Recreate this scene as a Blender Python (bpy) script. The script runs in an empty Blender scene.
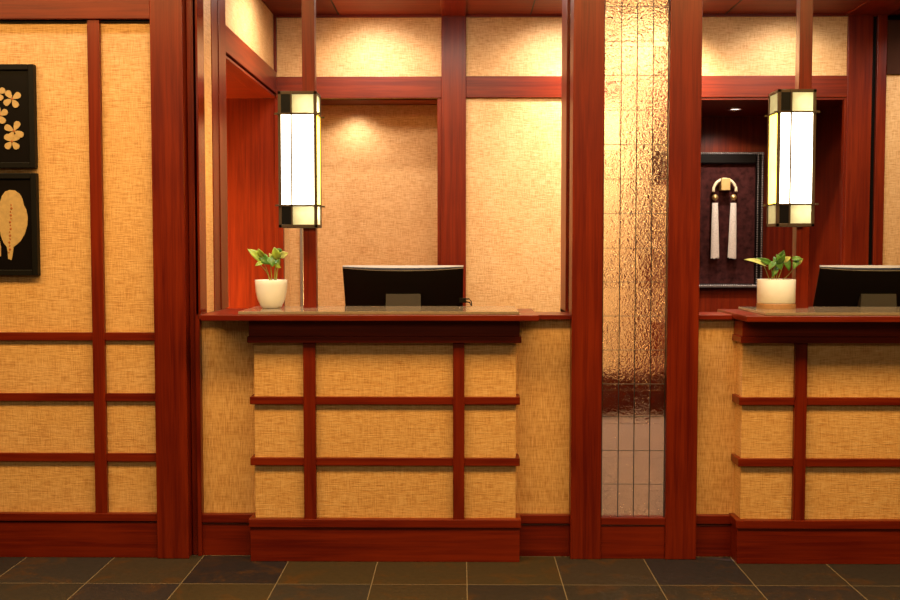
import bpy, bmesh, math, random
from mathutils import Vector, Matrix, Euler
random.seed(7)
C = bpy.context.scene.collection
SC = bpy.context.scene

# ------------------------------------------------------------------ camera
F_PX, CAM_H, HORIZON, YAW = 1050.0, 1.44, 246.0, math.radians(0.6)
PITCH = math.atan((300 - HORIZON) / F_PX)
cam_d = bpy.data.cameras.new('camera')
cam_d.sensor_width = 36.0
cam_d.lens = 36.0 * F_PX / 900.0
cam = bpy.data.objects.new('camera', cam_d)
C.objects.link(cam)
cam.location = (0, 0, CAM_H)
cam.rotation_euler = (math.pi / 2 - PITCH, 0, YAW)
SC.camera = cam
ROT = Euler((math.pi / 2 - PITCH, 0, YAW)).to_matrix()

# ------------------------------------------------------------------ world and exposure
SC.view_settings.view_transform = 'Standard'
SC.view_settings.look = 'None'
SC.view_settings.gamma = 1.0
SC.view_settings.use_curve_mapping = False
SC.view_settings.exposure = 0.0
world = bpy.data.worlds.new('lobby_ambience')
SC.world = world
world.use_nodes = True
bg = world.node_tree.nodes['Background']
bg.inputs[0].default_value = (1.0, 0.50, 0.20, 1)
bg.inputs[1].default_value = 0.05


def ray(u, v):
    return ROT @ Vector(((u - 450) / F_PX, (300 - v) / F_PX, -1.0))


def W(u, v, Y):
    """X, Z of the photograph's point (u, v) on the plane at distance Y."""
    d = ray(u, v)
    return d.x * Y / d.y, CAM_H + d.z * Y / d.y


def wx(u, v, Y): return W(u, v, Y)[0]
def wz(u, v, Y): return W(u, v, Y)[1]


def y_on_x(u, v, X):
    d = ray(u, v)
    return d.y * X / d.x


# ------------------------------------------------------------------ lights
def aim(o, target):
    d = Vector(target) - o.location
    o.rotation_euler = d.to_track_quat('-Z', 'Y').to_euler()


def area(name, loc, target, sx, sy, power, col):
    l = bpy.data.lights.new(name, 'AREA')
    l.shape = 'RECTANGLE'; l.size = sx; l.size_y = sy; l.energy = power; l.color = col
    o = bpy.data.objects.new(name, l); C.objects.link(o); o.location = loc; aim(o, target)
    return o


def spot(name, loc, target, power, col, deg=70, blend=0.8, rad=0.03):
    l = bpy.data.lights.new(name, 'SPOT')
    l.energy = power; l.color = col; l.spot_size = math.radians(deg); l.spot_blend = blend; l.shadow_soft_size = rad
    o = bpy.data.objects.new(name, l); C.objects.link(o); o.location = loc; aim(o, target)
    return o


def point(name, loc, power, col, rad=0.03):
    l = bpy.data.lights.new(name, 'POINT')
    l.energy = power; l.color = col; l.shadow_soft_size = rad
    o = bpy.data.objects.new(name, l); C.objects.link(o); o.location = loc
    return o


Z_LAMP = 2.87
WARM = (1.0, 0.62, 0.20)
MID = (1.0, 0.88, 0.72)
PALE = (1.0, 0.94, 0.84)
# long warm area light standing in for unseen lobby downlights before the counters, and the paler ceiling field behind the camera
o_ = area('lobby_overhead_area', (0.0, 3.22, 3.08), (0.0, 3.26, 0.0), 7.0, 0.7, 255, WARM)
area('lobby_ceiling_panel', (0.0, -0.9, 3.08), (0.0, -0.7, 0.0), 6.0, 3.0, 150, (1.0, 0.80, 0.44))
# pale washers grazing the top of the timber screen
for x, p in ((-2.3, 13), (-1.75, 13), (-1.2, 13), (0.85, 10)):
    spot('screen_washer', (x, 4.42, 3.07), (x, 4.85, 2.0), p, (1.0, 0.95, 0.90), 120, 1.0, 0.05)
# narrow neutral spots, added to whiten the two plant pots
for u in (266, 772):
    x = wx(u, 290, 4.93)
    spot('counter_downlight', (x - 0.05, 4.05, 3.05), (x, 4.93, 1.24), 62, (1.0, 0.95, 0.92), 22, 0.8, 0.05)
# wall washers in the office ceiling
for u, p in ((372, 31), (562, 32), (648, 230), (800, 22)):
    x = wx(u, 30, 6.5)
    spot('office_washer', (x, 6.42, 2.88), (x, 6.85, 2.25), p, PALE, 120, 1.0)
area('office_fill_area', (-0.25, 5.75, Z_LAMP), (-0.25, 6.05, 0), 1.6, 0.35, 31, MID)  # added area light, evenly lifting the upper back wall
area('office_fill_area', (1.95, 5.75, Z_LAMP), (1.95, 6.05, 0), 1.2, 0.35, 26, MID)  # same added fill for the right bay
spot('side_wall_fill', (-0.82, 6.0, Z_LAMP), (-1.25, 6.1, 2.3), 21, PALE, 130, 1.0)  # extra spot added to brighten the office side wall
spot('far_wall_fill', (3.1, 6.3, Z_LAMP), (3.1, 6.85, 1.9), 25, PALE, 120, 1.0)  # extra spot added to brighten the wall beyond the right posts
spot('recess_downlight', (wx(355, 100, 7.1), 7.03, 2.37), (wx(355, 100, 7.1), 7.16, 1.7), 9, PALE, 130, 1.0)
point('passage_glow_fill', (-2.2, 6.52, 1.12), 190, (1.0, 0.62, 0.18), 0.08)  # unseen light added for the orange glow low on the passage wall

# ------------------------------------------------------------------ materials
def new_mat(name):
    m = bpy.data.materials.new(name); m.use_nodes = True
    nt = m.node_tree
    return m, nt, nt.nodes['Principled BSDF']


def lk(nt, a, b): nt.links.new(a, b)


def ramp(nt, stops):
    r = nt.nodes.new('ShaderNodeValToRGB')
    e = r.color_ramp.elements
    while len(e) < len(stops): e.new(0.5)
    for el, (p, c) in zip(e, stops):
        el.position = p; el.color = (*c, 1)
    return r


def noise(nt, vec, scale, detail=4, rough=0.55, dist=0.0):
    n = nt.nodes.new('ShaderNodeTexNoise')
    n.inputs['Scale'].default_value = scale
    n.inputs['Detail'].default_value = detail
    n.inputs['Roughness'].default_value = rough
    n.inputs['Distortion'].default_value = dist
    if vec is not None: lk(nt, vec, n.inputs['Vector'])
    return n


def math_node(nt, op, a, b=None):
    n = nt.nodes.new('ShaderNodeMath'); n.operation = op
    for i, s in enumerate((a, b)):
        if s is None: continue
        if isinstance(s, (int, float)): n.inputs[i].default_value = s
        else: lk(nt, s, n.inputs[i])
    return n.outputs[0]


def bump(nt, b, h, strength, dist=0.002):
    n = nt.nodes.new('ShaderNodeBump')
    n.inputs['Strength'].default_value = strength
    n.inputs['Distance'].default_value = dist
    lk(nt, h, n.inputs['Height']); lk(nt, n.outputs[0], b.inputs['Normal'])
    return n


def plain(name, col, rough=0.5, metal=0.0, var=0.06, spec=0.5, scale=30):
    """one colour with a faint procedural mottling"""
    m, nt, b = new_mat(name)
    tc = nt.nodes.new('ShaderNodeTexCoord')
    n = noise(nt, tc.outputs['Object'], scale)
    r = ramp(nt, [(0.3, tuple(c * (1 - var) for c in col)), (0.7, tuple(min(1, c * (1 + var)) for c in col))])
    lk(nt, n.outputs[0], r.inputs[0]); lk(nt, r.outputs[0], b.inputs['Base Color'])
    b.inputs['Roughness'].default_value = rough
    b.inputs['Metallic'].default_value = metal
    b.inputs['Specular IOR Level'].default_value = spec
    return m


def wood(name, axis, dark, light, rough=0.34):
    m, nt, b = new_mat(name)
    tc = nt.nodes.new('ShaderNodeTexCoord')
    mp = nt.nodes.new('ShaderNodeMapping')
    s = [34.0, 34.0, 34.0]; s['xyz'.index(axis)] = 1.3
    mp.inputs['Scale'].default_value = s
    lk(nt, tc.outputs['Object'], mp.inputs['Vector'])
    n1 = noise(nt, mp.outputs[0], 1.0, 5, 0.6, 0.6)
    mp2 = nt.nodes.new('ShaderNodeMapping')
    s2 = [160.0, 160.0, 160.0]; s2['xyz'.index(axis)] = 5.0
    mp2.inputs['Scale'].default_value = s2
    lk(nt, tc.outputs['Object'], mp2.inputs['Vector'])
    n2 = noise(nt, mp2.outputs[0], 1.0, 2)
    n3 = noise(nt, tc.outputs['Object'], 2.2, 2)
    v = math_node(nt, 'ADD', math_node(nt, 'MULTIPLY', n1.outputs[0], 0.55),
                  math_node(nt, 'ADD', math_node(nt, 'MULTIPLY', n2.outputs[0], 0.2),
                            math_node(nt, 'MULTIPLY', n3.outputs[0], 0.25)))
    r = ramp(nt, [(0.38, dark), (0.62, light)])
    lk(nt, v, r.inputs[0]); lk(nt, r.outputs[0], b.inputs['Base Color'])
    b.inputs['Roughness'].default_value = rough
    b.inputs['Coat Weight'].default_value = 0.05
    b.inputs['Specular IOR Level'].default_value = 0.27
    b.inputs['Coat Roughness'].default_value = 0.22
    bump(nt, b, n2.outputs[0], 0.12, 0.001)
    return m


WD, WL = (0.090, 0.0042, 0.0010), (0.195, 0.0175, 0.0022)
wood_z = wood('cherry_wood_upright', 'z', WD, WL)
wood_x = wood('cherry_wood_across', 'x', WD, WL)
wood_y = wood('cherry_wood_deep', 'y', WD, WL)
wood_matt = wood('cherry_wood_ceiling', 'x', WD, WL, 0.62)
gloss_z = wood('cherry_wood_polished', 'z', WD, WL, 0.16)


def grasscloth(name, c0, c1, c2, contrast=1.0, kh=0.42, kv=0.30):
    m, nt, b = new_mat(name)
    tc = nt.nodes.new('ShaderNodeTexCoord')
    sep = nt.nodes.new('ShaderNodeSeparateXYZ'); lk(nt, tc.outputs['Object'], sep.inputs[0])
    h = math_node(nt, 'ADD', sep.outputs[0], sep.outputs[1])

    def streak(a, c):
        cb = nt.nodes.new('ShaderNodeCombineXYZ')
        lk(nt, math_node(nt, 'MULTIPLY', h, a), cb.inputs[0])
        lk(nt, math_node(nt, 'MULTIPLY', sep.outputs[2], c), cb.inputs[1])
        return noise(nt, cb.outputs[0], 1.0, 3, 0.6).outputs[0]
    hs = streak(20, 225)
    hs2 = streak(8, 95)
    vs = streak(205, 16)
    big = noise(nt, tc.outputs['Object'], 5.0, 3).outputs[0]
    v = math_node(nt, 'ADD', math_node(nt, 'MULTIPLY', hs, kh),
                  math_node(nt, 'ADD', math_node(nt, 'MULTIPLY', vs, kv),
                            math_node(nt, 'ADD', math_node(nt, 'MULTIPLY', hs2, 0.18),
                                      math_node(nt, 'MULTIPLY', big, 0.10))))
    k = 0.105 / contrast
    r = ramp(nt, [(0.5 - k, c0), (0.5, c1), (0.5 + k, c2)])
    lk(nt, v, r.inputs[0]); lk(nt, r.outputs[0], b.inputs['Base Color'])
    b.inputs['Roughness'].default_value = 0.5
    b.inputs['Specular IOR Level'].default_value = 0.35
    bump(nt, b, v, 0.8, 0.006)
    return m


cloth = grasscloth('woven_grasscloth', (0.50, 0.23, 0.070), (0.69, 0.385, 0.150), (0.80, 0.51, 0.25))
cloth_v = grasscloth('woven_grasscloth_upright', (0.50, 0.23, 0.070), (0.69, 0.385, 0.150), (0.80, 0.51, 0.25), 1.0, 0.22, 0.50)


def slate():
    m, nt, b = new_mat('slate_tiles')
    tc = nt.nodes.new('ShaderNodeTexCoord')
    sep = nt.nodes.new('ShaderNodeSeparateXYZ'); lk(nt, tc.outputs['Object'], sep.inputs[0])
    S = 0.4075
    gx = math_node(nt, 'DIVIDE', math_node(nt, 'SUBTRACT', sep.outputs[0], 0.0265 - 20 * S), S)
    gy = math_node(nt, 'DIVIDE', math_node(nt, 'SUBTRACT', sep.outputs[1], 4.404 - 20 * S), S)
    cb = nt.nodes.new('ShaderNodeCombineXYZ')
    lk(nt, math_node(nt, 'FLOOR', gx), cb.inputs[0]); lk(nt, math_node(nt, 'FLOOR', gy), cb.inputs[1])
    wn = nt.nodes.new('ShaderNodeTexWhiteNoise'); wn.noise_dimensions = '3D'
    lk(nt, cb.outputs[0], wn.inputs['Vector'])
    tile = ramp(nt, [(0.0, (0.022, 0.020, 0.028)), (0.3, (0.042, 0.040, 0.036)), (0.5, (0.026, 0.026, 0.040)),
                     (0.75, (0.056, 0.044, 0.026)), (1.0, (0.036, 0.033, 0.040))])
    lk(nt, wn.outputs[0], tile.inputs[0])
    shift = nt.nodes.new('ShaderNodeVectorMath'); shift.operation = 'ADD'
    lk(nt, tc.outputs['Object'], shift.inputs[0]); lk(nt, wn.outputs['Color'], shift.inputs[1])
    n = noise(nt, shift.outputs[0], 6.0, 8, 0.65, 0.8)
    rust = ramp(nt, [(0.52, (0, 0, 0)), (0.74, (0.75, 0.75, 0.75))])
    lk(nt, n.outputs[0], rust.inputs[0])
    mx = nt.nodes.new('ShaderNodeMixRGB'); mx.inputs[2].default_value = (0.11, 0.048, 0.010, 1)
    lk(nt, rust.outputs[0], mx.inputs[0]); lk(nt, tile.outputs[0], mx.inputs[1])
    fine = noise(nt, tc.outputs['Object'], 45.0, 6, 0.7)
    mul = nt.nodes.new('ShaderNodeMixRGB'); mul.blend_type = 'MULTIPLY'; mul.inputs[0].default_value = 0.6
    fr = ramp(nt, [(0.3, (0.4, 0.4, 0.4)), (0.7, (1.0, 1.0, 1.0))]); lk(nt, fine.outputs[0], fr.inputs[0])
    lk(nt, mx.outputs[0], mul.inputs[1]); lk(nt, fr.outputs[0], mul.inputs[2])

    def edge(g):
        f = math_node(nt, 'FRACT', g)
        return math_node(nt, 'MINIMUM', f, math_node(nt, 'SUBTRACT', 1.0, f))
    e = math_node(nt, 'LESS_THAN', math_node(nt, 'MINIMUM', edge(gx), edge(gy)), 0.0052)
    g = nt.nodes.new('ShaderNodeMixRGB'); g.inputs[2].default_value = (0.19, 0.155, 0.115, 1)
    lk(nt, e, g.inputs[0]); lk(nt, mul.outputs[0], g.inputs[1]); lk(nt, g.outputs[0], b.inputs['Base Color'])
    b.inputs['Roughness'].default_value = 0.45
    b.inputs['Specular IOR Level'].default_value = 0.2
    hgt = math_node(nt, 'SUBTRACT', math_node(nt, 'MULTIPLY', n.outputs[0], 0.6), e)
    bump(nt, b, hgt, 0.35, 0.004)
    return m


def wavy_glass():
    m, nt, b = new_mat('wavy_cathedral_glass')
    nt.nodes.remove(b)
    tc = nt.nodes.new('ShaderNodeTexCoord')
    sep = nt.nodes.new('ShaderNodeSeparateXYZ'); lk(nt, tc.outputs['Object'], sep.inputs[0])
    ix = math_node(nt, 'FLOOR', math_node(nt, 'DIVIDE', sep.outputs[0], 0.0745))
    iz = math_node(nt, 'FLOOR', math_node(nt, 'DIVIDE', sep.outputs[2], 0.156))
    cb = nt.nodes.new('ShaderNodeCombineXYZ'); lk(nt, ix, cb.inputs[0]); lk(nt, iz, cb.inputs[1])
    wn = nt.nodes.new('ShaderNodeTexWhiteNoise'); lk(nt, cb.outputs[0], wn.inputs['Vector'])
    off = nt.nodes.new('ShaderNodeVectorMath'); off.operation = 'ADD'
    lk(nt, tc.outputs['Object'], off.inputs[0]); lk(nt, wn.outputs['Color'], off.inputs[1])
    n = noise(nt, off.outputs[0], 50.0, 2, 0.5, 0.9)
    n2 = noise(nt, off.outputs[0], 130.0, 2, 0.5, 0.4)
    hh = math_node(nt, 'ADD', n.outputs[0], math_node(nt, 'MULTIPLY', n2.outputs[0], 0.45))
    hh = math_node(nt, 'MULTIPLY', hh, math_node(nt, 'ADD', math_node(nt, 'MULTIPLY', wn.outputs[0], 0.9), 0.40))
    bp = nt.nodes.new('ShaderNodeBump'); bp.inputs['Strength'].default_value = 0.9
    bp.inputs['Distance'].default_value = 0.0046
    lk(nt, hh, bp.inputs['Height'])
    gl = nt.nodes.new('ShaderNodeBsdfGlass')
    gl.inputs['Color'].default_value = (1.0, 0.97, 0.92, 1)
    gl.inputs['Roughness'].default_value = 0.03; gl.inputs['IOR'].default_value = 1.5
    lk(nt, bp.outputs[0], gl.inputs['Normal'])
    lk(nt, gl.outputs[0], nt.nodes['Material Output'].inputs[0])
    return m


def shade_mat(name, c0, c1, power):
    m, nt, b = new_mat(name)
    tc = nt.nodes.new('ShaderNodeTexCoord')
    n = noise(nt, tc.outputs['Object'], 18.0, 3)
    r = ramp(nt, [(0.3, c0), (0.7, c1)])
    lk(nt, n.outputs[0], r.inputs[0])
    b.inputs['Base Color'].default_value = (0.8, 0.78, 0.7, 1)
    lk(nt, r.outputs[0], b.inputs['Emission Color'])
    b.inputs['Emission Strength'].default_value = power
    return m


def pane_mat():
    m, nt, b = new_mat('cream_art_glass')
    nt.nodes.remove(b)
    tc = nt.nodes.new('ShaderNodeTexCoord')
    n = noise(nt, tc.outputs['Object'], 25.0, 4)
    r = ramp(nt, [(0.3, (0.62, 0.58, 0.38)), (0.7, (0.70, 0.66, 0.46))]); lk(nt, n.outputs[0], r.inputs[0])
    t = nt.nodes.new('ShaderNodeBsdfTranslucent'); d = nt.nodes.new('ShaderNodeBsdfDiffuse')
    lk(nt, r.outputs[0], t.inputs[0]); lk(nt, r.outputs[0], d.inputs[0])
    mx = nt.nodes.new('ShaderNodeMixShader'); mx.inputs[0].default_value = 0.3
    lk(nt, t.outputs[0], mx.inputs[1]); lk(nt, d.outputs[0], mx.inputs[2])
    lk(nt, mx.outputs[0], nt.nodes['Material Output'].inputs[0])
    return m


M_floor = slate()
M_glass = wavy_glass()
M_shade = shade_mat('lit_opal_glass', (1.0, 0.84, 0.58), (1.0, 0.88, 0.66), 10.5)
M_amber = shade_mat('lit_amber_glass', (1.0, 0.64, 0.05), (1.0, 0.70, 0.07), 9.0)
M_pane = pane_mat()
M_bronze = plain('aged_bronze', (0.060, 0.034, 0.018), 0.5, 0.3)
M_lead = plain('grey_lead_came', (0.16, 0.12, 0.09), 0.4, 0.7)
M_lead_dark = plain('dark_lead_came', (0.025, 0.016, 0.012), 0.5, 0.3)
M_pebble = plain('speckled_pink_stone', (0.34, 0.21, 0.14), 0.6, 0, 0.95, scale=170)
M_black = plain('black_glass', (0.004, 0.003, 0.003), 0.35, 0, 0.06, 0.2)
M_lacquer_gap = plain('black_lacquer_and_gap_shade', (0.004, 0.0025, 0.0025), 0.4, 0, 0.06, 0.12)
M_frame_dark = plain('charcoal_frame', (0.006, 0.005, 0.0045), 0.5, 0, 0.06, 0.12)
M_gold = plain('gold_leaf_inlay', (0.50, 0.33, 0.14), 0.55, 0.1, 0.12, scale=60)
M_bronze_dot = plain('red_bronze_inlay', (0.34, 0.10, 0.02), 0.5)
M_stone = plain('tan_stone_top', (0.26, 0.20, 0.145), 0.10, 0, 0.12, scale=90)
M_plaster = plain('dark_plaster', (0.05, 0.018, 0.010), 0.9, 0, 0.06, 0.1)
M_lobby_ceiling = plain('lobby_ceiling_paint', (0.55, 0.42, 0.30), 0.9)
M_monitor = plain('matt_black_plastic', (0.005, 0.004, 0.004), 0.5, 0, 0.06, 0.2)
M_silver = plain('silver_plastic', (0.40, 0.36, 0.34), 0.45, 0.0)
M_hinge = plain('grey_stand_plastic', (0.055, 0.048, 0.048), 0.45)
M_pot = plain('glazed_white_ceramic', (0.82, 0.80, 0.76), 0.28, 0, 0.02)
M_cork = plain('pale_cork_wood', (0.36, 0.18, 0.07), 0.6, 0, 0.15, scale=70)
M_soil = plain('potting_soil', (0.03, 0.018, 0.010), 0.9, 0, 0.4, scale=120)
M_leaf = plain('pothos_leaf', (0.075, 0.20, 0.030), 0.38, 0, 0.4, scale=28)
M_leaf_pale = plain('pothos_leaf_yellow', (0.46, 0.50, 0.17), 0.38, 0, 0.25, scale=40)
M_leaf_lime = plain('lime_leaf', (0.24, 0.34, 0.04), 0.38, 0, 0.3, scale=30)
M_stem = plain('green_stem', (0.24, 0.30, 0.06), 0.5)
M_velvet = plain('dark_brown_damask', (0.045, 0.011, 0.010), 0.85, 0, 0.6, 0.08, 22)
M_tassel = plain('white_silk_thread', (0.80, 0.68, 0.62), 0.6, 0, 0.18, scale=160)
M_brass = plain('polished_brass', (0.72, 0.50, 0.20), 0.3, 0.8)
M_block = plain('gilded_block', (0.62, 0.40, 0.15), 0.45, 0.2)
M_cream = plain('cream_ring', (0.80, 0.66, 0.44), 0.35)
M_bead = plain('pewter_beading', (0.20, 0.16, 0.15), 0.35, 0.6)
M_chrome = plain('downlight_chrome', (0.65, 0.6, 0.6), 0.25, 0.9)
m_, nt_, b_ = new_mat('lit_lamp_glass')
b_.inputs['Emission Color'].default_value = (1, 0.85, 0.75, 1); b_.inputs['Emission Strength'].default_value = 3
M_bulb = m_


# ------------------------------------------------------------------ mesh helpers
class MB:
    def __init__(s): s.bm = bmesh.new()

    def box(s, x0, x1, y0, y1, z0, z1, bev=0.0):
        x0, x1 = sorted((x0, x1)); y0, y1 = sorted((y0, y1)); z0, z1 = sorted((z0, z1))
        r = bmesh.ops.create_cube(s.bm, size=1.0)
        for v in r['verts']:
            v.co = Vector((x0 + (v.co.x + .5) * (x1 - x0), y0 + (v.co.y + .5) * (y1 - y0), z0 + (v.co.z + .5) * (z1 - z0)))
        if bev:
            ed = list({e for v in r['verts'] for e in v.link_edges})
            bmesh.ops.bevel(s.bm, geom=ed, offset=bev, segments=2, profile=0.5, affect='EDGES')
        return s

    def tube(s, pts, rad, seg=8, closed=False):
        pts = [Vector(p) for p in pts]
        n = len(pts)
        rads = rad if isinstance(rad, (list, tuple)) else [rad] * n
        rings = []
        for i, p in enumerate(pts):
            a = pts[(i - 1) % n] if (closed or i) else p
            b = pts[(i + 1) % n] if (closed or i < n - 1) else p
            t = (b - a).normalized()
            up = Vector((0, 0, 1)) if abs(t.z) < 0.9 else Vector((0, 1, 0))
            e1 = t.cross(up).normalized(); e2 = t.cross(e1)
            rings.append([s.bm.verts.new(p + rads[i] * (math.cos(k * 2 * math.pi / seg) * e1 + math.sin(k * 2 * math.pi / seg) * e2)) for k in range(seg)])
        for i in range(n if closed else n - 1):
            a, b = rings[i], rings[(i + 1) % n]
            for k in range(seg):
                s.bm.faces.new((a[k], a[(k + 1) % seg], b[(k + 1) % seg], b[k]))
        if not closed:
            s.bm.faces.new(rings[0][::-1]); s.bm.faces.new(rings[-1])
        return s

    def lathe(s, c, prof, seg=40):
        """profile of (radius, z) turned about the vertical axis through c"""
        rings = []
        for r, z in prof:
            if r < 1e-5: rings.append([s.bm.verts.new((c[0], c[1], c[2] + z))])
            else: rings.append([s.bm.verts.new((c[0] + r * math.cos(k * 2 * math.pi / seg), c[1] + r * math.sin(k * 2 * math.pi / seg), c[2] + z)) for k in range(seg)])
        for a, b in zip(rings, rings[1:]):
            for k in range(seg):
                q = (k + 1) % seg
                if len(a) == 1 and len(b) == 1: continue
                if len(a) == 1: s.bm.faces.new((a[0], b[q], b[k]))
                elif len(b) == 1: s.bm.faces.new((a[k], a[q], b[0]))
                else: s.bm.faces.new((a[k], a[q], b[q], b[k]))
        return s

    def ball(s, c, r, sc=(1, 1, 1)):
        q = bmesh.ops.create_uvsphere(s.bm, u_segments=16, v_segments=10, radius=r)
        for v in q['verts']: v.co = Vector(c) + Vector((v.co.x * sc[0], v.co.y * sc[1], v.co.z * sc[2]))
        return s

    def plate(s, pts_xz, y0, y1):
        """an outline in the XZ plane given thickness along Y"""
        a = [s.bm.verts.new((x, y0, z)) for x, z in pts_xz]
        b = [s.bm.verts.new((x, y1, z)) for x, z in pts_xz]
        n = len(a)
        s.bm.faces.new(a); s.bm.faces.new(b[::-1])
        for k in range(n): s.bm.faces.new((a[k], b[k], b[(k + 1) % n], a[(k + 1) % n]))
        return s


ORIGIN = {}


def obj(name, mb, mat, parent=None, smooth=False):
    me = bpy.data.meshes.new(name)
    bmesh.ops.recalc_face_normals(mb.bm, faces=mb.bm.faces[:])
    o = bpy.data.objects.new(name, me)
    if parent is not None:
        off = ORIGIN[parent.name]
        bmesh.ops.translate(mb.bm, verts=mb.bm.verts[:], vec=-Vector(off))
        o.parent = parent
        ORIGIN[o.name] = off
    mb.bm.to_mesh(me); mb.bm.free()
    me.materials.append(mat)
    if smooth:
        for p in me.polygons: p.use_smooth = True
    C.objects.link(o)
    return o


def struct(name, mb, mat):
    o = obj(name, mb, mat); o['kind'] = 'structure'; return o


def thing(name, loc, label, cat, group=None):
    o = bpy.data.objects.new(name, None); C.objects.link(o)
    o.empty_display_size = 0.05
    o.location = loc; ORIGIN[o.name] = tuple(loc)
    o['label'] = label; o['category'] = cat
    if group: o['group'] = group
    return o


def dup(root, loc, label):
    r = root.copy(); C.objects.link(r); r.location = loc; r['label'] = label
    for ch in list(root.children):
        c = ch.copy(); C.objects.link(c); c.parent = r
        for g in list(ch.children):
            d = g.copy(); C.objects.link(d); d.parent = c
    return r


def B(*a, **k): return MB().box(*a, **k)


trim_n = 0


def trim(mb, mat):
    global trim_n
    trim_n += 1
    return struct('trim_%d' % trim_n, mb, mat)


# ------------------------------------------------------------------ key planes
Y_POST, Y_WALL, Y_BAY, Y_BACK = 4.77, 4.80, 4.84, 6.85
Z_LEDGE = 1.125
X_RET = wx(199, 315, Y_POST)                 # face of the left return, also the office's left side
X_COL0 = wx(572, 280, Y_POST)                # left face of the glass column
X_COL1 = wx(699.5, 280, Y_POST)
Z_CEIL = wz(300, 15.5, Y_BACK)
Z_HEAD = wz(360, 98, Y_BACK)                 # underside of the door-height beam
Z_BEAM = wz(360, 76.5, Y_BACK)               # its top
Z_TOP = 3.1

# ------------------------------------------------------------------ floor and ceilings
struct('floor', B(-5, 5, -2.5, 9.0, -0.05, 0), M_floor)
struct('ceiling', B(-5, 5, 4.90, 7.9, Z_CEIL, Z_CEIL + 0.05), wood_matt)
struct('ceiling_lobby', B(-5, 5, -2.5, 4.60, 3.12, 3.17), M_lobby_ceiling)

# ------------------------------------------------------------------ left lobby wall
XL = -3.4
x_pl = wx(154, 280, Y_POST)                  # left edge of the big left post
struct('wall_left', B(XL, x_pl + 0.02, Y_WALL, Y_WALL + 0.12, 0, Z_TOP), cloth)
trim(B(XL, x_pl, 4.765, Y_WALL, wz(76, 19, 4.765), Z_TOP, bev=0.003), wood_x)          # top beam
trim(B(XL, x_pl, 4.785, Y_WALL, wz(76, 22, 4.785), wz(76, 19, 4.785)), M_frame_dark)
trim(B(wx(91, 265, 4.775), wx(103, 265, 4.775), 4.775, Y_WALL, wz(91, 514, 4.775), wz(76, 20, 4.775), bev=0.002), wood_z)
for va, vb in ((332.4, 340.6), (393.3, 401.2), (453.3, 461.6)):
    trim(B(XL, x_pl, 4.782, Y_WALL, wz(76, va, 4.782), wz(76, vb, 4.782), bev=0.002), wood_x)
base_l = B(XL, x_pl, 4.775, Y_WALL, 0, wz(76, 522, 4.775), bev=0.002)
base_l.box(XL, x_pl, 4.768, Y_WALL, wz(76, 521.3, 4.768), wz(76, 513.6, 4.768), bev=0.003)
struct('baseboard_left', base_l, wood_x)

# ------------------------------------------------------------------ left post and its return
trim(B(x_pl, wx(186, 280, Y_POST), Y_POST - 0.012, 5.34, 0, Z_TOP, bev=0.003), wood_z)
trim(B(wx(186.6, 280, Y_POST), wx(192.2, 280, Y_POST), Y_POST + 0.05, 5.34, 0, Z_TOP, bev=0.002), wood_z)
trim(B(wx(192.8, 280, Y_POST), X_RET - 0.006, Y_POST + 0.03, 5.34, 0, Z_TOP, bev=0.003), wood_z)
ys = [y_on_x(u, 315, X_RET) for u in (199.5, 207, 215, 221, 228)]
trim(B(X_RET - 0.02, X_RET, Y_POST + 0.03, ys[1], Z_LEDGE, Z_TOP), gloss_z)
trim(B(X_RET - 0.02, X_RET - 0.004, ys[1], ys[2], Z_LEDGE, Z_TOP), cloth)
trim(B(X_RET - 0.02, X_RET, ys[2], ys[3] - 0.004, Z_LEDGE, Z_TOP, bev=0.001), wood_z)
Y_SIDE = ys[4]
trim(B(X_RET - 0.02, X_RET + 0.004, ys[3], Y_SIDE, Z_LEDGE, Z_TOP, bev=0.002), wood_z)

# office side wall above the side opening
side = B(X_RET - 0.10, X_RET - 0.012, Y_SIDE, Y_BACK, Z_HEAD + 0.04, Z_CEIL)
struct('wall_office_left', side, cloth)
zb0 = wz(226, 51.5, Y_SIDE); zb1 = wz(226, 24, Y_SIDE); zb00 = wz(226, 57, Y_SIDE)
trim(B(X_RET - 0.10, X_RET + 0.002, Y_SIDE, Y_BACK, zb0, zb1, bev=0.003), wood_y)
trim(B(X_RET - 0.10, X_RET - 0.004, Y_SIDE, Y_BACK, zb00, zb0 - 0.012, bev=0.002), wood_y)
trim(B(X_RET - 0.012, X_RET + 0.006, Y_BACK - 0.03, Y_BACK, zb1, Z_CEIL), wood_z)
# the passage seen through the side opening: soffit, end wall, far wall
trim(B(-2.9, X_RET - 0.10, 5.34, 7.02, zb00, zb00 + 0.05), wood_x)
struct('wall_passage_end', B(-2.9, X_RET + 0.006, 6.86, 6.98, 0, zb00), wood_z)
struct('wall_passage_side', B(-2.95, -2.9, 4.92, 6.98, 0, zb00), wood_z)

# ------------------------------------------------------------------ low walls of the two bays
Z_LOW = 1.104
XR = 3.6
for tag_, xa, xb in (('bay_left', X_RET - 0.02, X_COL0), ('bay_right', X_COL1, XR)):
    struct('wall_' + tag_, B(xa, xb, Y_BAY, Y_BAY + 0.12, 0, Z_LOW), cloth_v)
    bb = B(xa, xb, 4.815, Y_BAY, 0, wz(225, 523.5, 4.815), bev=0.002)
    bb.box(xa, xb, 4.806, Y_BAY, wz(225, 523, 4.806), wz(225, 514.3, 4.806), bev=0.003)
    struct('baseboard_' + tag_, bb, wood_x)

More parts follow.
